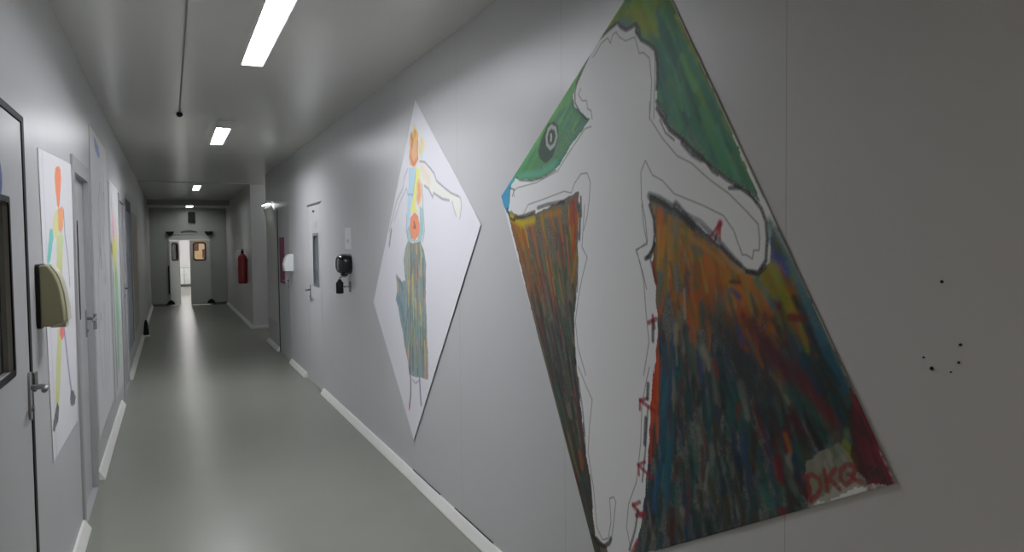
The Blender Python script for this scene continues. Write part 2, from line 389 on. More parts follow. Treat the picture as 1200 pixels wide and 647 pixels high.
obj('plinth', B((-0.40, 0.40, 0.02, 0.43, 0, 0.08)), M['cable'], e)
for s in (-1, 1):
    dd = obj('door', B((0.015 * s, 0.40 * s, -0.018, 0, 0.10, 0.70)), M['whitep'], e, bevel=0.004)
    obj('knob', T([(0.06 * s, -0.018, 0.45), (0.06 * s, -0.045, 0.45)], 0.014, 10), M['chrome'], dd)
e = empty('notice_board', (1.0, YP - 0.002, 0.9), 'tan board with brown sheet seen through the far door window', 'notice board')
obj('panel', B((-0.27, 0.32, -0.03, -0.002, 0.0, 0.90)), M['tan'], e)
obj('sheet', B((-0.16, 0.0, -0.036, -0.03, 0.45, 0.72), (0.12, 0.26, -0.036, -0.03, 0.15, 0.5)), M['tanbrown'], e)

# ------------------------------------------------------------------ wall-mounted things
# beige dispenser, near left
e = empty('soap_dispenser', (XL, 3.47, 1.34), 'olive beige curved dispenser with black back plate on the left wall, over a paper sheet', 'dispenser')
side = [(0.0, 0.112), (0.020, 0.118), (0.034, 0.112), (0.052, 0.086), (0.066, 0.050), (0.076, 0.004), (0.083, -0.055), (0.086, -0.104), (0.080, -0.110), (0.040, -0.122), (0.0, -0.122)]
def dispenser_shell(side, hw):
    bm = bmesh.new(); secs = []
    for y, k in ((-hw, 0.90), (-hw + 0.012, 0.97), (-hw + 0.03, 1.0), (hw - 0.03, 1.0), (hw - 0.012, 0.97), (hw, 0.90)):
        secs.append([bm.verts.new((max(0.012, 0.012 + (px) * k), y, pz * (0.97 + 0.03 * (k - 0.9) * 10))) for px, pz in side])
    n = len(side)
    for a, c in zip(secs, secs[1:]):
        for i in range(n): bm.faces.new((a[i], c[i], c[(i + 1) % n], a[(i + 1) % n]))
    bm.faces.new(secs[0]); bm.faces.new(secs[-1][::-1])
    bmesh.ops.recalc_face_normals(bm, faces=bm.faces)
    return bm
obj('cover', dispenser_shell(side, 0.085), M['beige'], e, bevel=0.004)
strip = [(sx + 0.0035, sz + 0.002) for sx, sz in side[2:8]]
bm = bmesh.new(); rows = []
for y in (-0.058, 0.058):
    rows.append([bm.verts.new((0.012 + px, y, pz)) for px, pz in strip])
    rows.append([bm.verts.new((0.012 + px - 0.006, y, pz - 0.003)) for px, pz in strip])
for i in range(len(strip) - 1):
    bm.faces.new((rows[0][i], rows[0][i + 1], rows[2][i + 1], rows[2][i])); bm.faces.new((rows[0][i], rows[1][i], rows[1][i + 1], rows[0][i + 1])); bm.faces.new((rows[2][i], rows[2][i + 1], rows[3][i + 1], rows[3][i]))
obj('front_band', bm, M['beigelite'], e)
obj('back_plate', prism(rrect(-0.092, 0.092, -0.128, 0.118, 0.02), 0, 0.0, 0.014), M['black'], e)
obj('push_bar', prism(rrect(-0.05, 0.05, -0.128, -0.108, 0.008), 0, 0.04, 0.092), M['beigelite'], e)

# round black dispenser on the right wall
def pod(parent, name, hw, hh, dep, m, n=24, sx=-1):
    bm = bmesh.new(); rings = []
    for t, k in ((0, 1.0), (0.45, 1.0), (0.72, 0.93), (0.9, 0.78), (1.0, 0.55)):
        rings.append([bm.verts.new((sx * dep * t, hw * k * math.copysign(abs(math.cos(a)) ** 0.7, math.cos(a)), hh * k * math.copysign(abs(math.sin(a)) ** 0.7, math.sin(a)))) for a in [2 * math.pi * i / n for i in range(n)]])
    for a, c in zip(rings, rings[1:]):
        for i in range(n): bm.faces.new((a[i], a[(i + 1) % n], c[(i + 1) % n], c[i]))
    bm.faces.new(rings[0]); bm.faces.new(rings[-1])
    bmesh.ops.recalc_face_normals(bm, faces=bm.faces)
    return obj(name, bm, m, parent, smooth=True)
e = empty('roll_dispenser', (XR, 6.58, 1.355), 'rounded glossy black dispenser on the right wall below a small paper notice', 'dispenser')
pod(e, 'cover', 0.125, 0.088, 0.105, M['blackgloss'])
obj('window', prism(rrect(-0.060, -0.025, -0.05, 0.045, 0.012), 0, -0.107, -0.100), M['grey'], e)
obj('lever_tab', prism(rrect(-0.03, 0.03, -0.10, -0.07, 0.008), 0, -0.07, -0.02), M['black'], e)
e = empty('bottle_holder', (XR, 6.56, 1.165), 'small black bottle on a steel bracket under the rounded black dispenser', 'bottle holder')
obj('bracket', B((-0.006, 0, -0.05, 0.03, -0.05, 0.04), (-0.05, 0, -0.015, 0.005, -0.012, 0.004)), M['chrome'], e)
obj('bottle', tube(bmesh.new(), [(-0.085, 0.02, -0.062), (-0.085, 0.02, -0.055), (-0.085, 0.02, 0.03), (-0.085, 0.02, 0.045), (-0.085, 0.02, 0.06)], [0.028, 0.032, 0.032, 0.018, 0.012], 16), M['black'], e, smooth=True)
obj('clip', T([(-0.0, -0.01, 0.0), (-0.055, 0.015, 0.0)], 0.006, 8), M['chrome'], e)
obj('spout', T([(-0.085, 0.02, 0.06), (-0.085, 0.02, 0.072), (-0.06, 0.0, 0.085), (-0.035, -0.02, 0.082)], 0.0045, 8), M['black'], e, smooth=True)
e = empty('paper_notice', (XR, 6.60, 1.48), 'small white paper notice on the right wall above the rounded black dispenser', 'notice')
obj('sheet', B((-0.0025, 0, -0.12, 0.12, 0, 0.185)), M['whitep'], e)
obj('printed_mark', B((-0.0032, -0.0025, -0.035, 0.04, 0.055, 0.085)), M['greyp'], e)

e = empty('paper_dispenser', (XR, 9.93, 1.30), 'white paper dispenser with tapered top on the right wall between the two doors', 'dispenser')
pr = [(0, -0.105), (-0.105, -0.105), (-0.115, -0.02), (-0.095, 0.06), (-0.06, 0.105), (0, 0.11)]
obj('cover', prism(pr, 1, -0.10, 0.10), M['whitep'], e, bevel=0.012)
obj('outlet', B((-0.095, -0.03, -0.06, 0.06, -0.112, -0.104)), M['black'], e)
o = obj('wall_plate', prism(rrect(9.46, 9.72, 1.215, 1.415, 0.012), 0, XR - 0.010, XR), M['greyp']); tag(o, 'pale grey plate on the right wall beside the white paper dispenser', 'wall plate')

e = empty('lamp_bar', (XR, 12.1, 2.13), 'slim white lamp bar on the right wall above the tall blank white sheet', 'wall lamp')
obj('bracket', B((-0.05, 0, -0.05, 0.05, 0.0, 0.03)), M['greyp'], e)
obj('body', B((-0.095, -0.03, -0.36, 0.36, 0.006, 0.036)), M['whitep'], e, bevel=0.006)
obj('diffuser', B((-0.088, -0.037, -0.35, 0.35, -0.002, 0.008)), M['tubebar'], e)

# fire extinguisher past the niche
e = empty('fire_extinguisher', (XF - 0.10, 15.45, 0.80), 'red fire extinguisher hanging on the far right wall past the side passage', 'fire extinguisher')
obj('cylinder', tube(bmesh.new(), [(0, 0, 0), (0, 0, 0.012), (0, 0, 0.05), (0, 0, 0.47), (0, 0, 0.52), (0, 0, 0.555), (0, 0, 0.575)], [0.072, 0.085, 0.088, 0.088, 0.075, 0.045, 0.026], 24), M['red'], e, smooth=True)
obj('valve', tube(bmesh.new(), [(0, 0, 0.57), (0, 0, 0.60), (0, 0, 0.64)], [0.024, 0.028, 0.018], 14), M['black'], e, smooth=True)
obj('handle', B((-0.02, 0.02, -0.12, 0.03, 0.645, 0.66), (-0.018, 0.018, -0.11, 0.03, 0.61, 0.622)), M['black'], e, bevel=0.004)
obj('hose', T([(-0.02, 0, 0.61), (-0.09, -0.01, 0.63), (-0.135, -0.01, 0.57), (-0.14, -0.01, 0.47), (-0.115, -0.01, 0.36), (-0.095, -0.01, 0.28)], [0.012] * 5 + [0.018], 10), M['whitep'], e, smooth=True)
obj('bracket', B((0.06, 0.10, -0.03, 0.03, 0.40, 0.46)), M['grey'], e)
obj('label_band', tube(bmesh.new(), [(0, 0, 0.20), (0, 0, 0.36)], 0.0888, 24, False), M['red'], e, smooth=True)

# small black door stop on the floor, far left
e = empty('door_stop', (XL + 0.055, 14.45, 0), 'small black door stop standing on the floor by the far left wall', 'door stop')
obj('post', tube(bmesh.new(), [(0, 0, 0.02), (0, 0, 0.06), (0, 0, 0.22), (0, 0, 0.28)], [0.045, 0.045, 0.03, 0.012], 14), M['black'], e, smooth=True)
obj('base', tube(bmesh.new(), [(0, 0, 0), (0, 0, 0.02)], [0.055, 0.05], 16), M['whitep'], e)

# ------------------------------------------------------------------ paintings: sheets whose pigment is a colour attribute on a fine mesh
PAPER = np.array((0.82, 0.82, 0.825))
class Sheet:
    def __init__(s, corners, res, paper=PAPER):
        c = [np.array(p) for p in corners]        # (y,z): u along c0->c1, v along c0->c3
        nu = int(np.linalg.norm(c[1] - c[0]) / res) + 1; nv = int(np.linalg.norm(c[3] - c[0]) / res) + 1
        s.nu, s.nv = nu, nv
        s.U, s.V = np.meshgrid(np.linspace(0, 1, nu), np.linspace(0, 1, nv), indexing='ij')
        U, V = s.U[..., None], s.V[..., None]
        P = (1 - U) * (1 - V) * c[0] + U * (1 - V) * c[1] + U * V * c[2] + (1 - U) * V * c[3]
        s.Y, s.Z = P[..., 0], P[..., 1]
        s.C = np.ones((nu, nv, 3)) * paper
        s.grain = rng.random((nu, nv))
        # soft large-scale noise to wobble edges
        s.w1 = np.sin(s.Y * 97 + 3 * np.sin(s.Z * 41)) * 0.0025 + np.sin(s.Z * 83 + 2 * np.sin(s.Y * 57)) * 0.0025
        s.w2 = np.sin(s.Z * 101 + 3 * np.sin(s.Y * 39)) * 0.0025 + np.sin(s.Y * 79 + 2 * np.sin(s.Z * 61)) * 0.0025
    def mask(s, pts, wob=0.5):
        y = s.Y + s.w1 * wob; z = s.Z + s.w2 * wob
        m = np.zeros(y.shape, bool); n = len(pts)
        for i in range(n):
            (ya, za), (yb, zb) = pts[i], pts[(i + 1) % n]
            if za == zb: continue
            c = (za > z) != (zb > z)
            m ^= c & (y < (yb - ya) * (z - za) / (zb - za) + ya)
        return m
    def fill(s, pts, col, a=1.0, wob=0.5, grain=0.15, within=None):
        m = s.mask(pts, wob)
        if within is not None: m &= within
        k = (a * (1 - grain + grain * s.grain[m]))[:, None]
        s.C[m] = s.C[m] * (1 - k) + np.array(col) * k
        return m
    def stroke(s, pts, col, r, a=1.0, within=None, soft=0.35, dry=0.25, r1=None):
        p = np.array(pts, float); rm = max(r, r1 or 0) * (1 + soft)
        sel = (s.Y > p[:, 0].min() - rm) & (s.Y < p[:, 0].max() + rm) & (s.Z > p[:, 1].min() - rm) & (s.Z < p[:, 1].max() + rm)
        if within is not None: sel &= within
        idx = np.nonzero(sel)
        if len(idx[0]) == 0: return
        y = s.Y[idx]; z = s.Z[idx]; best = np.full(y.shape, 9.0); tot = 0
        L = np.linalg.norm(p[1:] - p[:-1], axis=1); acc = 0; Lt = max(L.sum(), 1e-6)
        for i in range(len(p) - 1):
            d = p[i + 1] - p[i]; l2 = d @ d
            if l2 < 1e-12: continue
            t = np.clip(((y - p[i, 0]) * d[0] + (z - p[i, 1]) * d[1]) / l2, 0, 1)
            dist = np.hypot(y - p[i, 0] - t * d[0], z - p[i, 1] - t * d[1])
            rr = r if r1 is None else r + (r1 - r) * (acc + t * L[i]) / Lt
            best = np.minimum(best, dist / rr); acc += L[i]
        k = np.clip((1 + soft - best) / (2 * soft), 0, 1) * a * (1 - dry + dry * s.grain[idx])
        s.C[idx] = s.C[idx] * (1 - k[:, None]) + np.array(col) * k[:, None]
    def fan(s, A, Bp, n, pick, r=(0.004, 0.012), a=(0.55, 0.95), ul=(0.12, 0.4), within=None, urange=(0, 1), dark=(1.0, 1.0)):
        A = np.array(A, float); Bp = np.array(Bp, float)
        def at(P, q):
            f = q * (len(P) - 1); i = min(int(f), len(P) - 2); return P[i] + (P[i + 1] - P[i]) * (f - i)
        for _ in range(n):
            q = rng.random(); l = rng.uniform(*ul); u0 = rng.uniform(urange[0] - l * 0.5, urange[1] - l * 0.5)
            q2 = min(1, max(0, q + rng.normal() * 0.012))
            P0 = at(A, q) + (at(Bp, q) - at(A, q)) * max(0, u0); P1 = at(A, q2) + (at(Bp, q2) - at(A, q2)) * min(1, u0 + l)
            col = np.array(pick(q, u0 + l / 2)) * rng.uniform(0.6, 1.45) * (dark[0] + (dark[1] - dark[0]) * min(1, max(0, (u0 + l / 2) * 2 - 0.4)))
            mid = (P0 + P1) / 2 + rng.normal(size=2) * 0.004
            s.stroke([P0, mid, P1], col, rng.uniform(*r), rng.uniform(*a), within, soft=0.5, dry=0.22, r1=rng.uniform(*r) * 0.7)
    def build(s, name, x, sgn, off, label, cat, rough=0.55, group=None):
        n = s.nu * s.nv
        X = x + sgn * off(s.U, s.V)
        co = np.stack([np.broadcast_to(X, s.Y.shape), s.Y, s.Z], -1).reshape(-1, 3)
        ii = np.arange(n).reshape(s.nu, s.nv)
        q = np.stack([ii[:-1, :-1], ii[1:, :-1], ii[1:, 1:], ii[:-1, 1:]], -1).reshape(-1, 4)
        e1 = co[q[0, 1]] - co[q[0, 0]]; e2 = co[q[0, 3]] - co[q[0, 0]]
        if np.cross(e1, e2)[0] * sgn < 0: q = q[:, ::-1]
        me = bpy.data.meshes.new(name)
        me.from_pydata(co.tolist(), [], q.tolist())
        at = me.color_attributes.new('pigment', 'FLOAT_COLOR', 'POINT')
        buf = np.ones((n, 4), np.float32); buf[:, :3] = np.clip(s.C, 0, 1).reshape(-1, 3)
        at.data.foreach_set('color', buf.ravel())
        me.polygons.foreach_set('use_smooth', np.ones(len(q), bool))
        o = bpy.data.objects.new(name, me); COL.objects.link(o)
        m = mat(name + ' pigment', (0.8, 0.8, 0.8), rough, spec=0.3)
        nt = m.node_tree; b = nt.nodes['Principled BSDF']
        av = nt.nodes.new('ShaderNodeAttribute'); av.attribute_name = 'pigment'
        nt.links.new(av.outputs['Color'], b.inputs['Base Color'])
        me.materials.append(m)
        so = o.modifiers.new('thickness', 'SOLIDIFY'); so.thickness = 0.0012; so.offset = -1
        return tag(o, label, cat, group)

def choose(table):
    w = np.array([t[0] for t in table], float); w /= w.sum()
    return table[rng.choice(len(table), p=w)][1]

# ---- large painting: body outline left white, green ground above, dark strokes below
mu = Sheet([(2.039,2.405),(3.252,1.734),(2.393,0.336),(1.141,1.001)], 0.0035)
K = 1.25
def G(r, g, b, sat=1.35):
    c = np.array([lin(r), lin(g), lin(b)]); m = c.mean()
    return tuple(np.clip(m + (c - m) * sat, 0.002, 0.9) * K)
gl = [(2.039,2.428),(2.255,2.323),(2.441,2.221),(2.677,2.080),(2.953,1.932),(3.312,1.753),(3.186,1.653),(3.163,1.677),(3.141,1.770),(3.090,1.803),(3.046,1.795),(2.919,1.780),(2.819,1.785),(2.688,1.812),(2.634,1.847),(2.566,1.895),(2.484,1.931),(2.437,1.962),(2.547,2.025),(2.559,2.069),(2.532,2.102),(2.493,2.134),(2.411,2.205),(2.363,2.230),(2.245,2.255),(2.213,2.266),(2.136,2.272)]
gr = [(2.039,2.428),(2.255,2.323),(2.256,2.252),(2.240,2.253),(2.217,2.232),(2.189,2.217),(2.161,2.221),(2.128,2.221),(2.134,2.193),(2.097,2.160),(2.035,2.123),(2.016,2.084),(2.011,2.015),(2.016,1.954),(1.968,1.895),(2.016,1.933),(1.955,1.862),(1.808,1.759),(1.688,1.691),(1.607,1.654),(1.563,1.624),(1.553,1.619),(1.725,1.906),(1.946,2.252)]
ml = mu.fill(gl, G(72,112,80), 1, 0.4)
mr = mu.fill(gr, G(60,98,76), 1, 0.4)
mg = ml | mr
def pg(q, u):
    if u < 0.25: return choose([(3, G(98,125,58,1.3)), (2, G(112,131,50,1.3)), (2, G(62,110,68,1.3)), (1, G(48,89,56,1.3))])
    return choose([(4, G(62,110,82,1.3)), (3, G(50,95,78,1.3)), (2, G(76,127,84,1.3)), (1, G(96,129,66,1.3)), (1, G(44,84,92,1.3)), (1, G(86,135,110,1.3))])
mu.fan([(2.007,2.366),(2.062,2.331),(2.186,2.273)], [(1.546,1.621),(1.732,1.738),(1.991,1.921)], 190, pg, (.008,.020), (.45,.9), (.12,.35), mr)
mu.fan([(2.007,2.366),(1.959,2.248),(1.887,2.143)], [(1.725,1.906),(1.634,1.762),(1.553,1.628)], 26, lambda q,u: choose([(1,G(110,132,74)),(1,G(84,120,82)),(1,G(130,140,84))]), (.005,.012), (.3,.7), (.05,.2), mr)
mu.fan([(2.212,2.308),(2.197,2.289),(2.111,2.233)], [(3.212,1.751),(2.956,1.806),(2.458,1.971)], 120, lambda q,u: (choose([(3,G(100,122,62)),(2,G(84,112,60)),(1,G(60,92,56))]) if u<.35 else choose([(4,G(84,128,84)),(2,G(72,118,92)),(2,G(104,132,76)),(1,G(62,104,100))])), (.007,.018), (.3,.7), (.1,.3), ml)
for pts, c, r in (([(2.186,2.275),(2.111,2.233),(2.040,2.182)], G(132,136,52), .022), ([(2.101,2.241),(2.054,2.197)], G(120,130,56), .02), ([(2.311,2.246),(2.245,2.263)], G(112,120,48), .016)):
    mu.stroke(pts, c, r, .6, mg, soft=.8)
mu.fill([(3.312,1.753),(3.133,1.821),(3.097,1.792),(3.154,1.758),(3.166,1.668),(3.195,1.653)], G(88,140,176), .9, .6, within=ml)
mu.stroke([(3.134,1.787),(3.025,1.808),(2.841,1.803),(2.703,1.828)], G(104,160,140), .014, .7, ml, soft=.7)
mu.stroke([(2.445,1.960),(2.535,1.913),(2.617,1.859),(2.704,1.815)], G(66,112,108), .012, .6, ml, soft=.7)
mu.stroke([(2.540,2.034),(2.482,1.996),(2.445,1.963)], G(44,86,66), .022, .7, ml, soft=.6)
# eye-like spot
mu.fill([(2.767,1.995),(2.711,1.994),(2.681,1.975),(2.678,1.942),(2.695,1.903),(2.732,1.857),(2.789,1.838),(2.846,1.861),(2.859,1.897),(2.831,1.941),(2.796,1.970)], G(54,62,60), .95, .3)
mu.stroke([(2.739,1.979),(2.703,1.965),(2.694,1.936),(2.713,1.905),(2.750,1.894),(2.778,1.913),(2.783,1.943),(2.765,1.970),(2.739,1.979)], G(168,172,168), .008, .95, soft=.4)
mu.stroke([(2.743,1.946),(2.740,1.937),(2.744,1.925)], G(180,182,178), .007, .95)
# left lower field
lf = [(3.185,1.665),(3.174,1.665),(3.033,1.631),(2.875,1.643),(2.708,1.672),(2.593,1.695),(2.519,1.709),(2.520,1.639),(2.528,1.532),(2.529,1.461),(2.541,1.332),(2.563,1.221),(2.555,1.091),(2.543,1.047),(2.494,0.784),(2.442,0.615),(2.434,0.534),(2.413,0.443),(2.332,0.431),(2.310,0.368),(2.393,0.323),(2.666,0.724),(2.904,1.169)]
m2 = mu.fill(lf, G(84,78,66), 1, .5)
def pl(q, u):
    g = lambda r, g_, b: G(r, g_, b, 1.15)
    if u < 0.10: return choose([(3, g(146,124,44)), (2, g(146,84,46)), (2, g(132,66,48)), (1, g(112,104,62))])
    if u < 0.26: return choose([(3, g(122,82,60)), (2, g(112,62,52)), (2, g(96,90,68)), (1.5, g(70,98,76)), (1, g(134,106,54)), (1, g(66,64,70))])
    return choose([(4, g(74,68,62)), (3, g(92,62,58)), (3, g(64,74,70)), (3, g(54,82,70)), (1, g(116,56,54)), (2, g(54,58,70)), (1, g(118,104,76))])
mu.fan([(3.139,1.628),(3.030,1.603),(2.798,1.638),(2.526,1.671)], [(2.405,0.360),(2.393,0.380),(2.386,0.398),(2.404,0.433)], 520, pl, (.005,.012), (.45,.95), (.04,.16), m2, dark=(1.0, 0.72))
mu.stroke([(3.139,1.606),(2.904,1.162),(2.666,0.731),(2.467,0.437)], G(140,74,56), .006, .8, m2)
mu.stroke([(3.148,1.636),(3.030,1.603),(2.910,1.614)], G(172,156,40), .016, .85, m2, soft=.7)
mu.stroke([(2.798,1.631),(2.664,1.639)], G(158,120,44), .012, .6, m2, soft=.7)
for x in (668, 674): mu.stroke([tuple(p) for p in ([(2.546,1.679)][0], [(2.594,1.591)][0])] if x == 668 else [(2.540,1.628),(2.569,1.467)], G(160,72,40), .010, .8, m2, soft=.7)
mu.stroke([(2.543,1.468),(2.578,1.370)], G(146,116,50), .010, .6, m2); mu.stroke([(2.625,1.414),(2.633,1.361)], G(44,82,66), .012, .7, m2); mu.stroke([(2.998,1.499),(2.948,1.420)], G(60,100,74), .010, .6, m2)
mu.stroke([(2.528,0.724),(2.509,0.671)], G(150,84,40), .012, .8, m2)
# right lower field
rf = [(2.062,1.652),(2.053,1.670),(1.979,1.642),(1.847,1.585),(1.743,1.524),(1.661,1.468),(1.607,1.435),(1.561,1.432),(1.521,1.461),(1.515,1.518),(1.512,1.557),(1.488,1.548),(1.453,1.484),(1.365,1.347),(1.256,1.182),(1.147,0.999),(1.228,0.972),(1.238,1.001),(1.293,0.958),(1.356,0.899),(1.393,0.862),(1.491,0.807),(2.021,0.532),(2.166,0.459),(2.114,0.576),(2.088,0.689),(2.072,0.806),(2.062,0.884),(2.054,0.999),(2.037,1.120),(2.032,1.096),(2.013,1.245),(2.026,1.384),(2.044,1.451),(2.025,1.527),(2.031,1.586)]
m3 = mu.fill(rf, G(64,66,62), 1, .6)
def pr(q, u):
    if u < 0.16: return choose([(4, G(140,102,60)), (3, G(148,90,50)), (3, G(122,108,66)), (1, G(96,96,78))]) if q < .6 else choose([(2, G(112,110,54)), (2, G(78,100,92)), (3, G(134,98,62)), (1, G(150,130,108))])
    if u < 0.36:
        if q < .55: return choose([(4, G(136,86,48)), (3, G(112,92,58)), (2, G(84,84,72)), (2, G(72,86,80)), (1, G(146,78,44)), (1, G(92,62,58))])
        return choose([(3, G(100,104,46)), (3, G(130,84,42)), (2, G(52,74,92)), (2, G(84,44,44)), (1, G(46,52,54))])
    if u < 0.55: return choose([(4, G(50,54,56)), (2, G(84,44,44)), (4, G(40,68,76)), (1.5, G(88,78,58)), (2, G(60,88,80)), (1.5, G(46,58,88)), (.7, G(112,80,58)), (1, G(118,116,104)), (1.5, G(34,38,40))])
    if q > .8: return choose([(3, G(44,74,68)), (3, G(46,66,76)), (2, G(86,42,44)), (2, G(70,92,84)), (1, G(104,108,64)), (1, G(40,46,46))])
    return choose([(3, G(46,54,52)), (5, G(36,72,68)), (2, G(74,42,46)), (2, G(50,58,78)), (2, G(62,86,80)), (1.0, G(84,74,56)), (1, G(98,42,46)), (1.5, G(32,38,38)), (1, G(112,116,110)), (1, G(40,62,92))])
mu.fan([(2.048,1.635),(1.889,1.561),(1.732,1.486),(1.593,1.424),(1.515,1.479),(1.494,1.511)], [(2.155,0.454),(1.891,0.567),(1.639,0.708),(1.452,0.813),(1.318,0.943),(1.222,0.990),(1.216,1.087),(1.320,1.283)], 1500, pr, (.006,.017), (.4,.95), (.035,.15), m3, dark=(1.0, 0.72))
mu.fan([(2.016,1.473),(2.012,1.393)], [(2.052,0.980),(2.015,0.878)], 26, lambda q,u: choose([(3,G(150,74,50)),(1,G(160,92,64)),(1,G(120,66,50))]), (.005,.010), (.6,.95), (.1,.3), m3, (.45,1.0))
mu.fan([(1.963,1.316),(1.910,1.320)], [(2.054,0.646),(1.957,0.678)], 34, lambda q,u: choose([(3,G(40,72,96)),(2,G(44,84,88)),(1,G(60,64,92))]), (.005,.010), (.5,.9), (.1,.3), m3, (.2,1.0))
mu.stroke([(2.022,1.209),(2.028,1.094),(2.047,0.954),(2.058,0.813)], G(160,70,50), .009, .85, m3, soft=.6, dry=.4)
mu.stroke([(1.995,1.153),(2.014,0.988),(2.034,0.846)], G(140,72,52), .007, .5, m3, soft=.7, dry=.5)
mu.stroke([(1.933,1.135),(1.969,0.970),(2.016,0.741)], G(38,72,98), .010, .7, m3, soft=.7, dry=.5)
mu.stroke([(1.898,1.166),(1.933,0.951),(1.979,0.670)], G(36,80,80), .012, .5, m3, soft=.7, dry=.5)
# dark crown, maroon diagonals, green-yellow and blue right edge
for pts, c, r in (([(1.754,1.302),(1.626,1.202),(1.513,1.086)], G(42,46,48), .04), ([(1.696,1.264),(1.593,1.139)], G(44,48,52), .04), ([(1.620,1.313),(1.514,1.217),(1.398,1.171)], G(84,40,42), .022), ([(1.580,1.299),(1.440,1.185),(1.337,1.112)], G(72,36,40), .016), ([(1.412,1.189),(1.358,1.136),(1.299,1.088)], G(88,38,42), .014), ([(1.529,1.259),(1.418,1.188)], G(60,40,46), .02)):
    mu.stroke(pts, c, r, .7, m3, soft=.7, dry=.5)
for pts, c, r in (([(1.512,1.453),(1.470,1.384),(1.447,1.349)], G(122,128,44), .016), ([(1.543,1.439),(1.506,1.382)], G(120,112,44), .013), ([(1.580,1.389),(1.517,1.335)], G(150,94,42), .012), ([(1.441,1.333),(1.396,1.274)], G(138,78,42), .010), ([(1.418,1.318),(1.391,1.254)], G(112,112,52), .008), ([(1.488,1.533),(1.453,1.480)], G(64,108,126), .010), ([(1.506,1.479),(1.485,1.466),(1.459,1.441)], G(34,72,140), .012), ([(1.453,1.469),(1.400,1.377),(1.343,1.280)], G(84,116,126), .012), ([(1.359,1.295),(1.307,1.225),(1.278,1.179)], G(54,86,108), .013), ([(1.427,1.376),(1.391,1.306)], G(40,62,66), .010), ([(1.438,1.379),(1.422,1.355)], G(22,26,22), .008), ([(1.386,1.306),(1.346,1.240),(1.295,1.188)], G(30,40,46), .007), ([(1.671,1.407),(1.633,1.407)], G(26,26,24), .006), ([(1.667,1.384),(1.633,1.368)], G(44,64,96), .009), ([(1.640,1.282),(1.619,1.245)], G(48,66,104), .009), ([(1.714,1.496),(1.661,1.449),(1.580,1.429)], G(150,130,108), .009), ([(1.889,1.551),(1.769,1.495),(1.696,1.453)], G(146,120,84), .009), ([(1.840,1.500),(1.792,1.486)], G(90,96,84), .010), ([(1.868,1.571),(1.864,1.513)], G(88,100,70), .008), ([(1.877,1.373),(1.873,1.292)], G(140,134,122), .006), ([(1.923,1.443),(1.915,1.371)], G(88,108,104), .010), ([(1.462,1.031),(1.445,0.996)], G(142,92,46), .008), ([(1.491,0.959),(1.485,0.916)], G(108,40,46), .012), ([(1.543,0.866),(1.512,0.838)], G(60,96,86), .016), ([(1.473,0.832),(1.461,0.823)], G(116,44,50), .012), ([(1.739,1.175),(1.725,1.141)], G(108,40,46), .010)):
    mu.stroke(pts, c, r, .8, None, soft=.6, dry=.4)
mu.stroke([(1.452,1.328),(1.399,1.328)], G(88,36,38), .009, .8, m3)
# pale yellow-green corner carrying the red letters, red block in the corner
wz = [(1.399,0.944),(1.389,0.985),(1.341,1.018),(1.294,1.049),(1.267,1.040),(1.243,0.999),(1.201,0.984),(1.256,0.953),(1.388,0.872),(1.375,0.922)]
mu.fill(wz, G(126,128,114,1.0), .85, 1.0)
mu.fan([(1.383,0.991),(1.336,1.039),(1.270,1.094)], [(1.383,0.893),(1.293,0.958),(1.233,0.986)], 30, lambda q,u: choose([(2,G(124,126,108,1.1)),(1,G(112,118,74,1.1)),(2,G(134,132,124,1.0)),(1,G(96,108,94,1.1))]), (.005,.012), (.3,.7), (.2,.5))
mu.stroke([(1.276,1.053),(1.248,1.021)], G(124,132,60), .010, .6)
mu.stroke([(1.522,1.570),(1.465,1.501),(1.365,1.363),(1.295,1.247),(1.254,1.185)], G(104,124,126,1.0), .010, .75, soft=.7, dry=.4)
mu.stroke([(1.512,1.561),(1.425,1.455),(1.354,1.356),(1.249,1.183)], G(146,148,146,1.0), .006, .8, soft=.5)
mu.stroke([(1.521,1.561),(1.515,1.527)], G(60,118,112,1.0), .008, .8); mu.stroke([(1.515,1.518),(1.494,1.479),(1.468,1.471)], G(44,78,120,1.0), .009, .8)
rb = [(1.263,1.181),(1.244,1.173),(1.223,1.135),(1.203,1.105),(1.175,1.047),(1.147,0.999),(1.210,0.976),(1.245,1.006),(1.262,1.057),(1.258,1.116),(1.261,1.154)]
mu.fill(rb, G(70,36,40,1.0), .95, 1.6)
mu.fan([(1.261,1.170),(1.240,1.158)], [(1.222,0.978),(1.153,0.998)], 46, lambda q,u: choose([(2,G(92,34,42,1.0)),(3,G(58,34,36,1.0)),(1,G(50,50,46,1.0)),(1,G(108,38,50,1.0))]), (.005,.012), (.5,.9), (.1,.3), mu.mask(rb,1.0))
for p in [(1.254,1.171),(1.247,1.157),(1.225,1.138),(1.216,1.121),(1.207,1.104),(1.193,1.084),(1.189,1.063),(1.175,1.044),(1.164,1.024),(1.153,1.005),(1.188,0.988),(1.210,0.978)]:
    mu.stroke([p, (p[0] - .012, p[1] - .018)], G(116,42,54,1.0), .010, .8, dry=.5)
for pts in ([(1.388,0.943),(1.377,0.892)], [(1.397,0.943),(1.372,0.956),(1.351,0.950),(1.346,0.931),(1.356,0.911),(1.380,0.891)], [(1.336,0.976),(1.325,0.930)], [(1.303,0.989),(1.330,0.951),(1.315,0.958),(1.290,0.945)], [(1.250,1.011),(1.271,1.007),(1.288,0.989),(1.288,0.969),(1.273,0.960),(1.254,0.977),(1.247,1.002),(1.250,1.011)], [(1.264,0.986),(1.247,0.979),(1.231,0.978)]):
    mu.stroke(pts, G(126,48,50,1.0), .0065, .92, dry=.25)
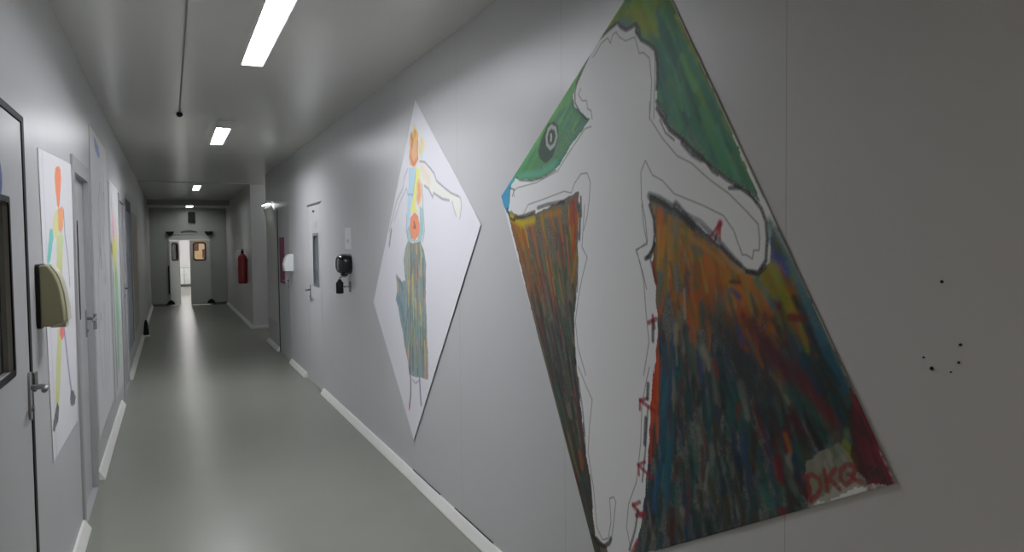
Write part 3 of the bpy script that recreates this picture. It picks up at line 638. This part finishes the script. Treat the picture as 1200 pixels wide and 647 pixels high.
# red marks and arrows along the figure
mu.stroke([(1.714,1.567),(1.728,1.536),(1.739,1.510)], G(150,52,62), .011, .95, r1=.003); mu.stroke([(1.714,1.567),(1.750,1.536),(1.758,1.524)], G(140,50,58), .007, .9, r1=.003); mu.stroke([(1.717,1.562),(1.714,1.524)], G(140,50,58), .008, .9, r1=.004)
for pts, r in (([(2.040,1.451),(2.031,1.419),(2.021,1.390)], .008), ([(2.065,1.259),(2.022,1.274)], .008), ([(2.041,1.283),(2.032,1.246)], .007), ([(2.033,0.979),(2.115,0.999)], .007), ([(2.115,0.999),(2.116,0.968)], .006), ([(2.115,0.999),(2.071,1.013)], .006), ([(2.049,0.760),(2.127,0.781)], .007), ([(2.127,0.781),(2.122,0.750)], .006), ([(2.127,0.781),(2.087,0.802)], .006), ([(2.103,0.614),(2.159,0.636)], .009), ([(2.159,0.636),(2.118,0.660)], .007), ([(2.139,0.608),(2.088,0.630)], .009), ([(2.171,0.463),(2.134,0.523)], .008)):
    mu.stroke(pts, G(132,48,54), r, .9, dry=.2)
mu.stroke([(2.256,2.255),(2.363,2.230),(2.417,2.207),(2.493,2.144),(2.532,2.108)], G(62,74,48), .007, .8, soft=.6)
# charcoal contour
CH = G(34,34,34); CG = G(62,62,62); PC = G(78,78,78)
for pts, r, a in (([(2.240,2.253),(2.217,2.232),(2.189,2.217),(2.161,2.218),(2.128,2.221),(2.131,2.198),(2.102,2.165),(2.056,2.139),(2.025,2.115),(2.014,2.078),(2.012,2.027),(2.016,1.993)], .0055, .95), ([(2.139,2.224),(2.112,2.205),(2.107,2.180)], .004, .8), ([(2.251,2.254),(2.299,2.247),(2.361,2.231),(2.407,2.209),(2.481,2.153),(2.524,2.115),(2.544,2.078),(2.542,2.037),(2.504,1.996),(2.457,1.966)], .0036, .75), ([(2.016,1.954),(1.997,1.922),(1.968,1.895)], .006, .8),
    ([(2.016,1.933),(1.985,1.897),(1.948,1.856),(1.883,1.818)], .0055, .9), ([(1.883,1.813),(1.835,1.774),(1.795,1.755)], .009, .95), ([(2.000,1.895),(1.970,1.851),(1.926,1.823)], .003, .7), ([(1.795,1.755),(1.762,1.733),(1.688,1.687),(1.630,1.659)], .0045, .85), ([(1.769,1.738),(1.750,1.716),(1.725,1.702)], .004, .8), ([(1.676,1.662),(1.630,1.659),(1.585,1.633),(1.552,1.601),(1.534,1.567),(1.529,1.523),(1.534,1.467),(1.562,1.436),(1.606,1.439),(1.664,1.473),(1.712,1.504)], .0042, .85), ([(1.653,1.668),(1.607,1.650),(1.568,1.617)], .003, .7), ([(1.606,1.436),(1.562,1.432),(1.536,1.452)], .005, .85),
    ([(2.057,1.664),(2.002,1.649),(1.941,1.623)], .010, .8), ([(1.919,1.627),(1.883,1.599),(1.835,1.564)], .011, .85), ([(1.883,1.603),(1.801,1.575),(1.725,1.524),(1.676,1.484),(1.629,1.454)], .006, .55), ([(1.835,1.568),(1.762,1.541),(1.712,1.508),(1.670,1.477)], .009, .35),
    ([(2.057,1.635),(2.035,1.593),(2.028,1.543),(2.036,1.497),(2.071,1.468)], .005, .9), ([(2.031,1.510),(2.053,1.472),(2.080,1.465)], .006, .9), ([(2.053,1.460),(2.025,1.394)], .004, .6), ([(2.040,1.267),(2.040,1.204)], .006, .85), ([(2.516,1.658),(2.512,1.599),(2.518,1.531)], .006, .85), ([(2.529,1.462),(2.537,1.333)], .003, .7), ([(2.561,1.115),(2.556,1.060)], .006, .8),
    ([(2.068,1.060),(2.072,1.013)], .006, .85), ([(2.082,0.946),(2.089,0.860)], .006, .85), ([(2.069,0.986),(2.086,0.832),(2.103,0.733)], .0035, .7), ([(2.129,0.629),(2.147,0.556),(2.183,0.475)], .004, .75), ([(2.499,0.838),(2.483,0.734)], .005, .75), ([(2.452,0.656),(2.435,0.543)], .005, .75), ([(2.534,1.005),(2.502,0.892),(2.486,0.798)], .004, .6), ([(2.434,0.436),(2.403,0.421),(2.352,0.425),(2.313,0.453),(2.303,0.472)], .006, .9),
    ([(3.106,1.629),(3.006,1.633),(2.901,1.647)], .007, .85), ([(2.871,1.663),(2.783,1.672),(2.637,1.677)], .006, .75), ([(2.504,1.685),(2.502,1.615)], .005, .8), ([(3.186,1.673),(3.152,1.629),(3.107,1.618)], .005, .8), ([(3.079,1.807),(3.046,1.790),(2.919,1.778),(2.819,1.783),(2.706,1.805)], .003, .7), ([(3.149,1.765),(3.103,1.753),(3.126,1.727)], .003, .7)):
    mu.stroke(pts, CH, r * 1.35, min(1, a * 1.1), dry=.25)
# pencil contour inside it
for pts in ([(2.407,2.177),(2.375,2.195),(2.349,2.212),(2.306,2.220),(2.288,2.197),(2.275,2.222),(2.252,2.227),(2.234,2.206),(2.195,2.183),(2.139,2.182),(2.120,2.142),(2.113,2.124),(2.087,2.120),(2.056,2.096),(2.044,2.022),(2.049,1.953),(2.057,1.908)], [(2.496,2.083),(2.517,2.066),(2.490,2.038),(2.456,2.032),(2.449,2.001),(2.423,1.990),(2.417,1.960)], [(2.025,2.120),(2.026,2.041),(2.032,1.905)],
    [(2.055,1.958),(2.055,1.908),(1.985,1.835),(1.911,1.774),(1.841,1.745),(1.762,1.693),(1.676,1.646),(1.607,1.596),(1.563,1.561),(1.557,1.523),(1.559,1.493),(1.579,1.493),(1.584,1.470),(1.607,1.481),(1.623,1.481),(1.658,1.547),(1.700,1.588),(1.788,1.620),(1.926,1.662),(1.986,1.706),(2.040,1.728),(2.080,1.778),(2.106,1.743),(2.103,1.659),(2.082,1.593),(2.069,1.518),(2.133,1.490),(2.091,1.406),(2.075,1.365)],
    [(2.422,1.934),(2.468,1.933),(2.533,1.895),(2.617,1.845),(2.688,1.799),(2.878,1.768),(3.069,1.760),(3.114,1.749),(3.104,1.721)], [(3.140,1.666),(3.095,1.632),(3.017,1.638),(2.963,1.681),(2.821,1.695),(2.637,1.716),(2.577,1.706),(2.552,1.740),(2.502,1.771),(2.455,1.771),(2.433,1.735),(2.441,1.674),(2.457,1.614),(2.482,1.564)],
    [(2.476,1.656),(2.498,1.501),(2.459,1.463),(2.500,1.384),(2.531,1.303),(2.553,1.222),(2.534,1.123),(2.475,1.027)], [(2.101,1.638),(2.090,1.569),(2.071,1.510),(2.136,1.493),(2.113,1.450),(2.091,1.391),(2.080,1.298),(2.062,1.197),(2.093,1.086)],
    [(2.533,1.049),(2.479,0.992),(2.429,0.943),(2.449,0.849),(2.462,0.739),(2.425,0.621),(2.412,0.551),(2.402,0.479),(2.362,0.446),(2.322,0.465),(2.302,0.534),(2.311,0.613),(2.282,0.627),(2.269,0.615),(2.283,0.540),(2.299,0.473)], [(2.060,1.117),(2.085,1.048),(2.105,0.979),(2.111,0.864),(2.137,0.723),(2.187,0.631),(2.200,0.548),(2.174,0.478)]):
    mu.stroke(pts, PC, .0021, .8, dry=.1, soft=.6)
# bare paper rim along the right edge, thin yellow rim
mu.stroke([(1.935,2.241),(1.725,1.916),(1.543,1.634)], G(112,122,84), .006, .6)
def off_mu(U, V): return 0.0025 + 0.003 * V ** 2 * (1 - U) ** 0.5
mu.build('body_painting', XR, -1, off_mu, 'large tilted painting of a white body outline, green above and dark strokes below, right wall', 'painting')

# ---- kite-hung sheet with a colourful figure
kt = Sheet([(4.570,2.396),(5.732,1.083),(4.712,0.262),(3.499,1.611)], 0.0045, np.array((0.87, 0.86, 0.91)))
H = lambda r, g, b: rgb(r, g, b, 1.55)
def zf(c, pts, k=1.0, a=.9, w=.5):
    return kt.fill(pts, c, a, w, .35)
zf(H(196,140,70), [(4.592,2.231),(4.520,2.191),(4.523,2.143),(4.538,2.085),(4.529,2.030),(4.605,1.998),(4.699,2.014),(4.722,2.069),(4.693,2.115),(4.707,2.166),(4.661,2.210)])
for pts, c, r in (([(4.593,2.219),(4.561,2.190),(4.596,2.165)], H(205,165,50), .03), ([(4.670,2.199),(4.638,2.158),(4.661,2.130)], H(160,84,40), .018), ([(4.693,2.103),(4.679,2.052),(4.626,2.010),(4.562,2.034)], H(190,90,44), .014), ([(4.615,2.130),(4.610,2.057)], H(214,160,120), .022), ([(4.455,2.137),(4.421,2.107),(4.470,2.072),(4.501,2.093)], H(206,178,70), .026), ([(4.438,2.074),(4.456,2.041)], H(170,196,196), .018), ([(4.572,2.210),(4.603,2.178)], H(150,120,30), .008), ([(4.531,2.144),(4.542,2.086),(4.537,2.037)], H(150,90,50), .007)):
    kt.stroke(pts, c, r, .75, soft=.6, dry=.4)
zf(H(236,206,194), [(4.513,2.017),(4.403,2.006),(4.292,1.955),(4.187,1.878),(3.954,1.798),(3.830,1.767),(3.771,1.733),(3.799,1.651),(3.871,1.670),(3.924,1.741),(4.071,1.768),(4.262,1.810),(4.411,1.866),(4.455,1.768),(4.558,1.737),(4.560,1.919)], a=.9, w=.4)
kt.stroke([(4.463,1.982),(4.362,1.915),(4.325,1.889)], H(232,178,158), .035, .5, soft=.7)
zf(H(150,186,206), [(4.734,2.002),(4.606,1.990),(4.593,1.922),(4.632,1.827),(4.705,1.757),(4.749,1.608),(4.805,1.583),(4.798,1.685),(4.768,1.810),(4.740,1.908)])
zf(H(216,212,84), [(4.589,1.988),(4.500,1.976),(4.495,1.914),(4.572,1.847),(4.599,1.752),(4.531,1.712),(4.622,1.716),(4.716,1.720),(4.659,1.804),(4.612,1.887)])
zf(H(126,170,170), [(4.516,1.748),(4.457,1.733),(4.440,1.602),(4.500,1.531),(4.785,1.532),(4.803,1.609),(4.748,1.633),(4.674,1.544),(4.569,1.543),(4.519,1.627)])
kt.stroke([(4.522,1.862),(4.516,1.829),(4.534,1.803)], H(232,130,60), .042, .85, soft=.5)
zf(H(222,106,40), [(4.622,1.716),(4.548,1.689),(4.519,1.627),(4.547,1.568),(4.632,1.541),(4.708,1.557),(4.740,1.620),(4.709,1.688)], a=.95)
kt.stroke([(4.642,1.655),(4.610,1.624),(4.644,1.624)], H(120,70,40), .010, .8)
DK = H(90,90,96)
for pts, r, a in (([(4.501,2.019),(4.403,2.006),(4.292,1.957),(4.220,1.920),(4.187,1.878),(4.051,1.829),(3.938,1.792),(3.830,1.769)], .006, .7), ([(4.411,1.866),(4.335,1.843),(4.256,1.786),(4.240,1.812),(4.088,1.769),(3.972,1.754)], .007, .7), ([(3.830,1.769),(3.794,1.760),(3.783,1.738),(3.778,1.712),(3.791,1.682),(3.805,1.652)], .006, .5), ([(3.924,1.746),(3.880,1.686),(3.859,1.664)], .006, .45), ([(4.757,1.997),(4.827,1.953),(4.878,1.880),(5.026,1.811),(5.105,1.736),(5.160,1.684),(5.244,1.604)], .007, .45), ([(4.796,1.875),(4.930,1.806),(5.031,1.732),(5.110,1.669)], .006, .4), ([(5.180,1.616),(5.215,1.562),(5.239,1.513)], .016, .75), ([(4.787,1.874),(4.767,1.835),(4.658,1.828)], .006, .5), ([(4.457,1.875),(4.449,1.733),(4.425,1.601),(4.468,1.531)], .008, .5), ([(4.585,1.994),(4.601,1.922),(4.658,1.816)], .006, .4), ([(4.797,1.710),(4.812,1.609),(4.784,1.558)], .007, .5)):
    kt.stroke(pts, DK, r, a, dry=.4)
sk = [(4.785,1.541),(4.690,1.524),(4.508,1.534),(4.442,1.477),(4.405,1.405),(4.415,1.292),(4.421,1.167),(4.406,1.065),(4.406,0.941),(4.389,0.872),(4.390,0.704),(4.520,0.695),(4.678,0.676),(4.801,0.675),(4.826,0.756),(4.898,0.845),(4.936,0.939),(4.978,0.984),(4.981,0.992),(5.038,1.092),(5.099,1.146),(5.052,1.207),(5.076,1.301),(4.943,1.270),(4.856,1.284),(4.888,1.418),(4.848,1.486)]
m5 = kt.fill(sk, H(112,130,132), .95, .5)
kt.fan([(4.790,1.530),(4.639,1.519),(4.462,1.518)], [(4.918,0.734),(4.613,0.696),(4.404,0.707)], 190, lambda q,u: choose([(4,H(118,134,136)),(3,H(96,118,128)),(2,H(140,146,120)),(2,H(86,100,108)),(1.3,H(176,164,90)),(.8,H(176,110,84)),(1,H(110,140,130))]), (.007,.016), (.4,.85), (.1,.35), m5)
for pts, c, r in (([(4.706,1.454),(4.700,1.367),(4.742,1.300)], H(96,106,104), .016), ([(4.495,1.456),(4.506,1.393),(4.523,1.334)], H(190,180,96), .014), ([(4.520,1.508),(4.478,1.445)], H(170,176,120), .012), ([(4.837,1.475),(4.830,1.330)], H(176,150,124), .012), ([(4.723,1.290),(4.746,1.223),(4.768,1.177)], H(176,108,84), .012), ([(5.048,1.271),(5.026,1.208)], H(206,150,110), .014), ([(5.067,1.302),(4.963,1.269),(4.925,1.225)], H(78,100,104), .014), ([(5.034,1.150),(4.954,1.098),(4.917,1.021)], H(82,118,134), .026), ([(4.451,1.311),(4.460,1.207)], H(90,108,118), .016), ([(4.464,0.840),(4.453,0.762),(4.464,0.704)], H(168,140,84), .010), ([(4.768,0.884),(4.775,0.763),(4.770,0.704)], H(100,84,96), .012)):
    kt.stroke(pts, c, r, .7, None, soft=.6, dry=.4)
kt.stroke([(4.795,0.719),(4.766,0.645),(4.771,0.548),(4.801,0.470)], H(96,64,78), .014, .9); kt.stroke([(4.801,0.470),(4.807,0.449)], H(180,44,60), .014, .9)
kt.stroke([(4.567,0.676),(4.559,0.608),(4.541,0.528)], H(84,96,120), .014, .9); kt.stroke([(4.720,0.652),(4.660,0.638),(4.587,0.667)], DK, .007, .5)
def off_kt(U, V): return 0.0025 + 0.004 * np.clip((V - 0.55) / 0.45, 0, 1) ** 2
kt.build('figure_painting', XR, -1, off_kt, 'white sheet hung as a diamond with a multicoloured figure, second on right wall', 'painting')

# ---- tall white sheet on the far right wall
ws = Sheet([(12.66, 2.10), (11.50, 2.10), (11.50, 0.38), (12.66, 0.38)], 0.02, np.array((0.74, 0.74, 0.73)))
ws.stroke([(12.2, 1.9), (12.1, 1.4), (12.2, .8), (12.25, .5)], (.45, .45, .45), .01, .5); ws.stroke([(11.9, 1.9), (12.0, 1.4), (11.9, .8), (11.85, .5)], (.45, .45, .45), .01, .5)
ws.build('paper_sheet', XR, -1, lambda U, V: 0.006 + 0.05 * np.clip(1 - V * 9, 0, 1) ** 2, 'tall blank white sheet on the right wall past the far grey door, top curling forward', 'paper sheet')

# ---- left wall: sheet with an orange-headed figure behind the beige dispenser
lp = Sheet([(3.549,1.917),(4.702,1.961),(4.573,0.615),(3.663,0.626)], 0.005, np.array((0.80, 0.795, 0.82)))
N = lambda r, g, b: rgb(r, g, b, 1.5)
lp.fill([(4.061,1.884),(4.150,1.903),(4.235,1.895),(4.246,1.848),(4.206,1.792),(4.155,1.726),(4.135,1.709),(4.073,1.709),(4.059,1.741),(4.023,1.800),(4.019,1.840)], N(228,110,56), .95, .8)
lp.fill([(4.086,1.702),(4.268,1.719),(4.290,1.679),(4.257,1.623),(4.182,1.590),(4.103,1.594),(4.054,1.639)], N(222,128,64), .9, 1)
lp.fill([(4.007,1.688),(4.091,1.692),(4.095,1.620),(4.063,1.562),(3.973,1.561),(3.922,1.586),(3.902,1.615),(3.955,1.656)], N(188,182,110), .85, 1)
lp.fill([(3.802,1.601),(3.899,1.605),(3.903,1.566),(3.848,1.517),(3.779,1.460),(3.699,1.450),(3.700,1.480),(3.746,1.536)], N(74,170,160), .9, 1)
lp.fill([(4.004,1.567),(4.198,1.590),(4.256,1.559),(4.204,1.494),(4.163,1.410),(4.123,1.327),(3.985,1.334),(3.963,1.416),(4.000,1.496)], N(176,180,104), .85, 1)
lp.stroke([(4.162,1.579),(4.202,1.548),(4.145,1.516)], N(150,190,190), .02, .6)
lp.stroke([(4.296,1.700),(4.313,1.581),(4.385,1.493),(4.422,1.403),(4.439,1.334)], N(92,88,104), .012, .85)
lp.fill([(3.935,1.162),(4.069,1.149),(4.005,1.014),(3.934,0.892),(3.868,0.831),(3.780,0.848),(3.841,0.988)], N(176,180,96), .85, 1)
lp.fill([(3.827,0.855),(3.889,0.819),(3.838,0.765),(3.707,0.746),(3.667,0.758),(3.698,0.794),(3.773,0.825)], N(60,60,64), .95, 1)
lp.fill([(4.041,1.185),(4.196,1.171),(4.150,1.107),(4.053,1.092),(4.000,1.131)], N(214,84,96), .9, 1)
lp.stroke([(4.165,1.114),(4.230,1.001),(4.305,0.865),(4.383,0.770)], N(124,92,150), .022, .85)
lp.fill([(4.321,0.818),(4.439,0.797),(4.520,0.745),(4.447,0.721),(4.298,0.744),(4.280,0.780)], N(70,68,76), .95, 1)
lp.stroke([(3.659,1.919),(3.763,0.611)], N(150,146,156), .006, .6)
lp.build('figure_sheet', XL, 1, lambda U, V: 0.003 + 0 * U, 'white sheet with an orange-headed painted figure, behind the beige dispenser on left wall', 'painting')

# ---- left wall, farther: long white sheets and painted sheets
a1 = Sheet([(5.78, 2.33), (7.22, 2.33), (7.22, 0.24), (5.78, 0.24)], 0.008, np.array((0.78, 0.78, 0.80)))
PB = N(120,120,126)
a1.fill([(6.10, 2.30), (6.45, 2.27), (6.62, 2.20), (6.40, 2.18), (6.2, 2.22)], N(86,116,180), .8, 1.5)
for pts in ([(6.5, 2.0), (6.35, 1.85), (6.4, 1.6), (6.1, 1.3), (6.05, .9), (6.2, .5)], [(6.6, 2.0), (6.75, 1.8), (6.7, 1.5), (6.95, 1.2), (6.9, .8), (6.8, .5)], [(6.5, 1.1), (6.45, .8), (6.4, .45)], [(6.55, 1.1), (6.62, .7), (6.6, .45)], [(6.9, 2.1), (6.85, 1.7)], [(6.2, 1.7), (6.3, 1.5)]):
    a1.stroke(pts, PB, .010, .7)
for y, z in ((6.35, 1.5), (6.4, 1.42), (6.85, 1.95), (6.7, 1.3), (6.2, 1.05)): a1.stroke([(y, z), (y + .03, z - .05)], N(70,70,76), .014, .8)
a1.stroke([(6.85, .86), (6.9, .78)], N(220,160,140), .03, .6)
a1.build('outline_sheet', XL, 1, lambda U, V: 0.003 + 0 * U, 'tall white sheet with faint body outlines and a blue mark on top, on left wall', 'paper sheet')
a2 = Sheet([(7.42, 2.10), (8.62, 2.10), (8.62, 0.16), (7.42, 0.16)], 0.009, np.array((0.66, 0.66, 0.66)))
for pts, c, r in (([(7.72, 1.95), (7.78, 1.84)], N(170,150,146), .05), ([(7.85, 1.72), (7.9, 1.58)], N(206,104,140), .085), ([(8.15, 1.75), (8.25, 1.66)], N(196,150,110), .06), ([(7.6, 1.50), (7.9, 1.49), (8.3, 1.56)], N(178,180,84), .075), ([(7.9, 1.44), (8.0, 1.25)], N(176,178,80), .14), ([(7.95, 1.2), (7.98, .8), (7.95, .5)], N(92,160,110), .13), ([(8.15, 1.2), (8.2, .8)], N(110,170,120), .09), ([(7.62, 1.28), (7.66, .6), (7.7, .3)], N(84,84,90), .05), ([(7.5, 1.52), (7.62, 1.5)], N(84,90,60), .05)):
    a2.stroke(pts, c, r, .9, None, soft=.5, dry=.35)
a2.build('green_figure_painting', XL, 1, lambda U, V: 0.003 + 0 * U, 'painted sheet with pink, yellow and green figure beside the distant left door', 'painting')
a3 = Sheet([(10.10, 2.10), (11.35, 2.10), (11.35, 0.28), (10.10, 0.28)], 0.012, np.array((0.34, 0.37, 0.42)))
a3.fill([(10.1, 2.11), (11.36, 2.11), (11.36, 1.95), (10.1, 1.95)], N(40,42,46), .95, 1)
a3.fill([(11.16, 2.11), (11.36, 2.11), (11.36, 0.2), (11.16, 0.2)], N(52,54,60), .9, 1)
for _ in range(60):
    y = rng.uniform(10.15, 11.15); z = rng.uniform(.4, 1.9)
    a3.stroke([(y, z), (y + rng.normal() * .03, z - rng.uniform(.1, .4))], choose([(3, N(120,132,150)), (2, N(96,106,128)), (2, N(160,166,170)), (1, N(130,150,140))]), .03, .6, None, soft=.6, dry=.4)
a3.build('blue_painting', XL, 1, lambda U, V: 0.003 + 0 * U, 'blue-grey painted sheet with black top band, far on the left wall', 'painting')
a4 = Sheet([(11.7, 2.0), (13.4, 2.0), (13.4, 0.34), (11.7, 0.34)], 0.014, np.array((0.42, 0.40, 0.36)))
for _ in range(60):
    y = rng.uniform(11.75, 13.3); z = rng.uniform(.5, 1.95)
    a4.stroke([(y, z), (y + rng.normal() * .03, z - rng.uniform(.1, .4))], choose([(3, N(168,140,104)), (2, N(150,146,138)), (2, N(120,112,100)), (1, N(100,110,120))]), .04, .6, None, soft=.6, dry=.4)
a4.build('brown_painting', XL, 1, lambda U, V: 0.003 + 0 * U, 'brown and grey painted sheet, farthest on the left wall', 'painting')


# specks and drilled holes in the right wall
for (y, z, r), lb in zip([(1.044,1.433,0.0034),(1.003,1.312,0.0031),(1.082,1.277,0.0023),(1.064,1.257,0.0042),(1.006,1.277,0.0026),(1.022,1.256,0.0018)], ('single dark screw hole on the right wall, topmost and apart from the rest', 'dark screw hole on the right wall, right and highest of the lower cluster', 'small dark hole on the right wall at the left of the lower cluster', 'largest dark hole on the right wall, low in the cluster', 'dark hole on the right wall, right side of the lower cluster', 'faint small hole on the right wall at the bottom of the cluster')):
    bm = tube(bmesh.new(), [(XR, y, z), (XR - 0.003, y, z)], [r, r * 0.8], 9)
    tag(obj('wall_plug', bm, M['black']), lb, 'wall plug', 'dark plugs in the bare right wall')
# chipped sealant above the skirting
for i, pts in enumerate(([(4.75, .061), (4.55, .063), (4.4, .061), (4.2, .062)], [(3.95, .062), (3.75, .063), (3.55, .061), (3.4, .062)])):
    o = obj('baseboard_right', crack(pts), M['black']); struct(o)

# ------------------------------------------------------------------ camera, world, colour management
cam = bpy.data.cameras.new('camera'); co = bpy.data.objects.new('camera', cam); COL.objects.link(co)
cam.sensor_width = 36; cam.lens = 27.0; cam.clip_start = 0.02; cam.clip_end = 200
yaw, pitch, roll = 0.4179, 0.0433, -0.0114
fw = Vector((math.sin(yaw) * math.cos(pitch), math.cos(yaw) * math.cos(pitch), -math.sin(pitch)))
r0 = Vector((math.cos(yaw), -math.sin(yaw), 0)); u0 = r0.cross(fw)
rr = r0 * math.cos(roll) + u0 * math.sin(roll); uu = -r0 * math.sin(roll) + u0 * math.cos(roll)
mw = Matrix.Identity(4)
for i in range(3): mw[i][0], mw[i][1], mw[i][2] = rr[i], uu[i], -fw[i]
mw[0][3], mw[1][3], mw[2][3] = 0.0, 0.0, 1.52
co.matrix_world = mw
S.camera = co
w = bpy.data.worlds.new('World'); S.world = w; w.use_nodes = True
w.node_tree.nodes['Background'].inputs[0].default_value = (0, 0, 0, 1)
S.view_settings.view_transform = 'Standard'; S.view_settings.look = 'None'
S.view_settings.gamma = 1.0; S.view_settings.use_curve_mapping = False
S.view_settings.exposure = 0.0
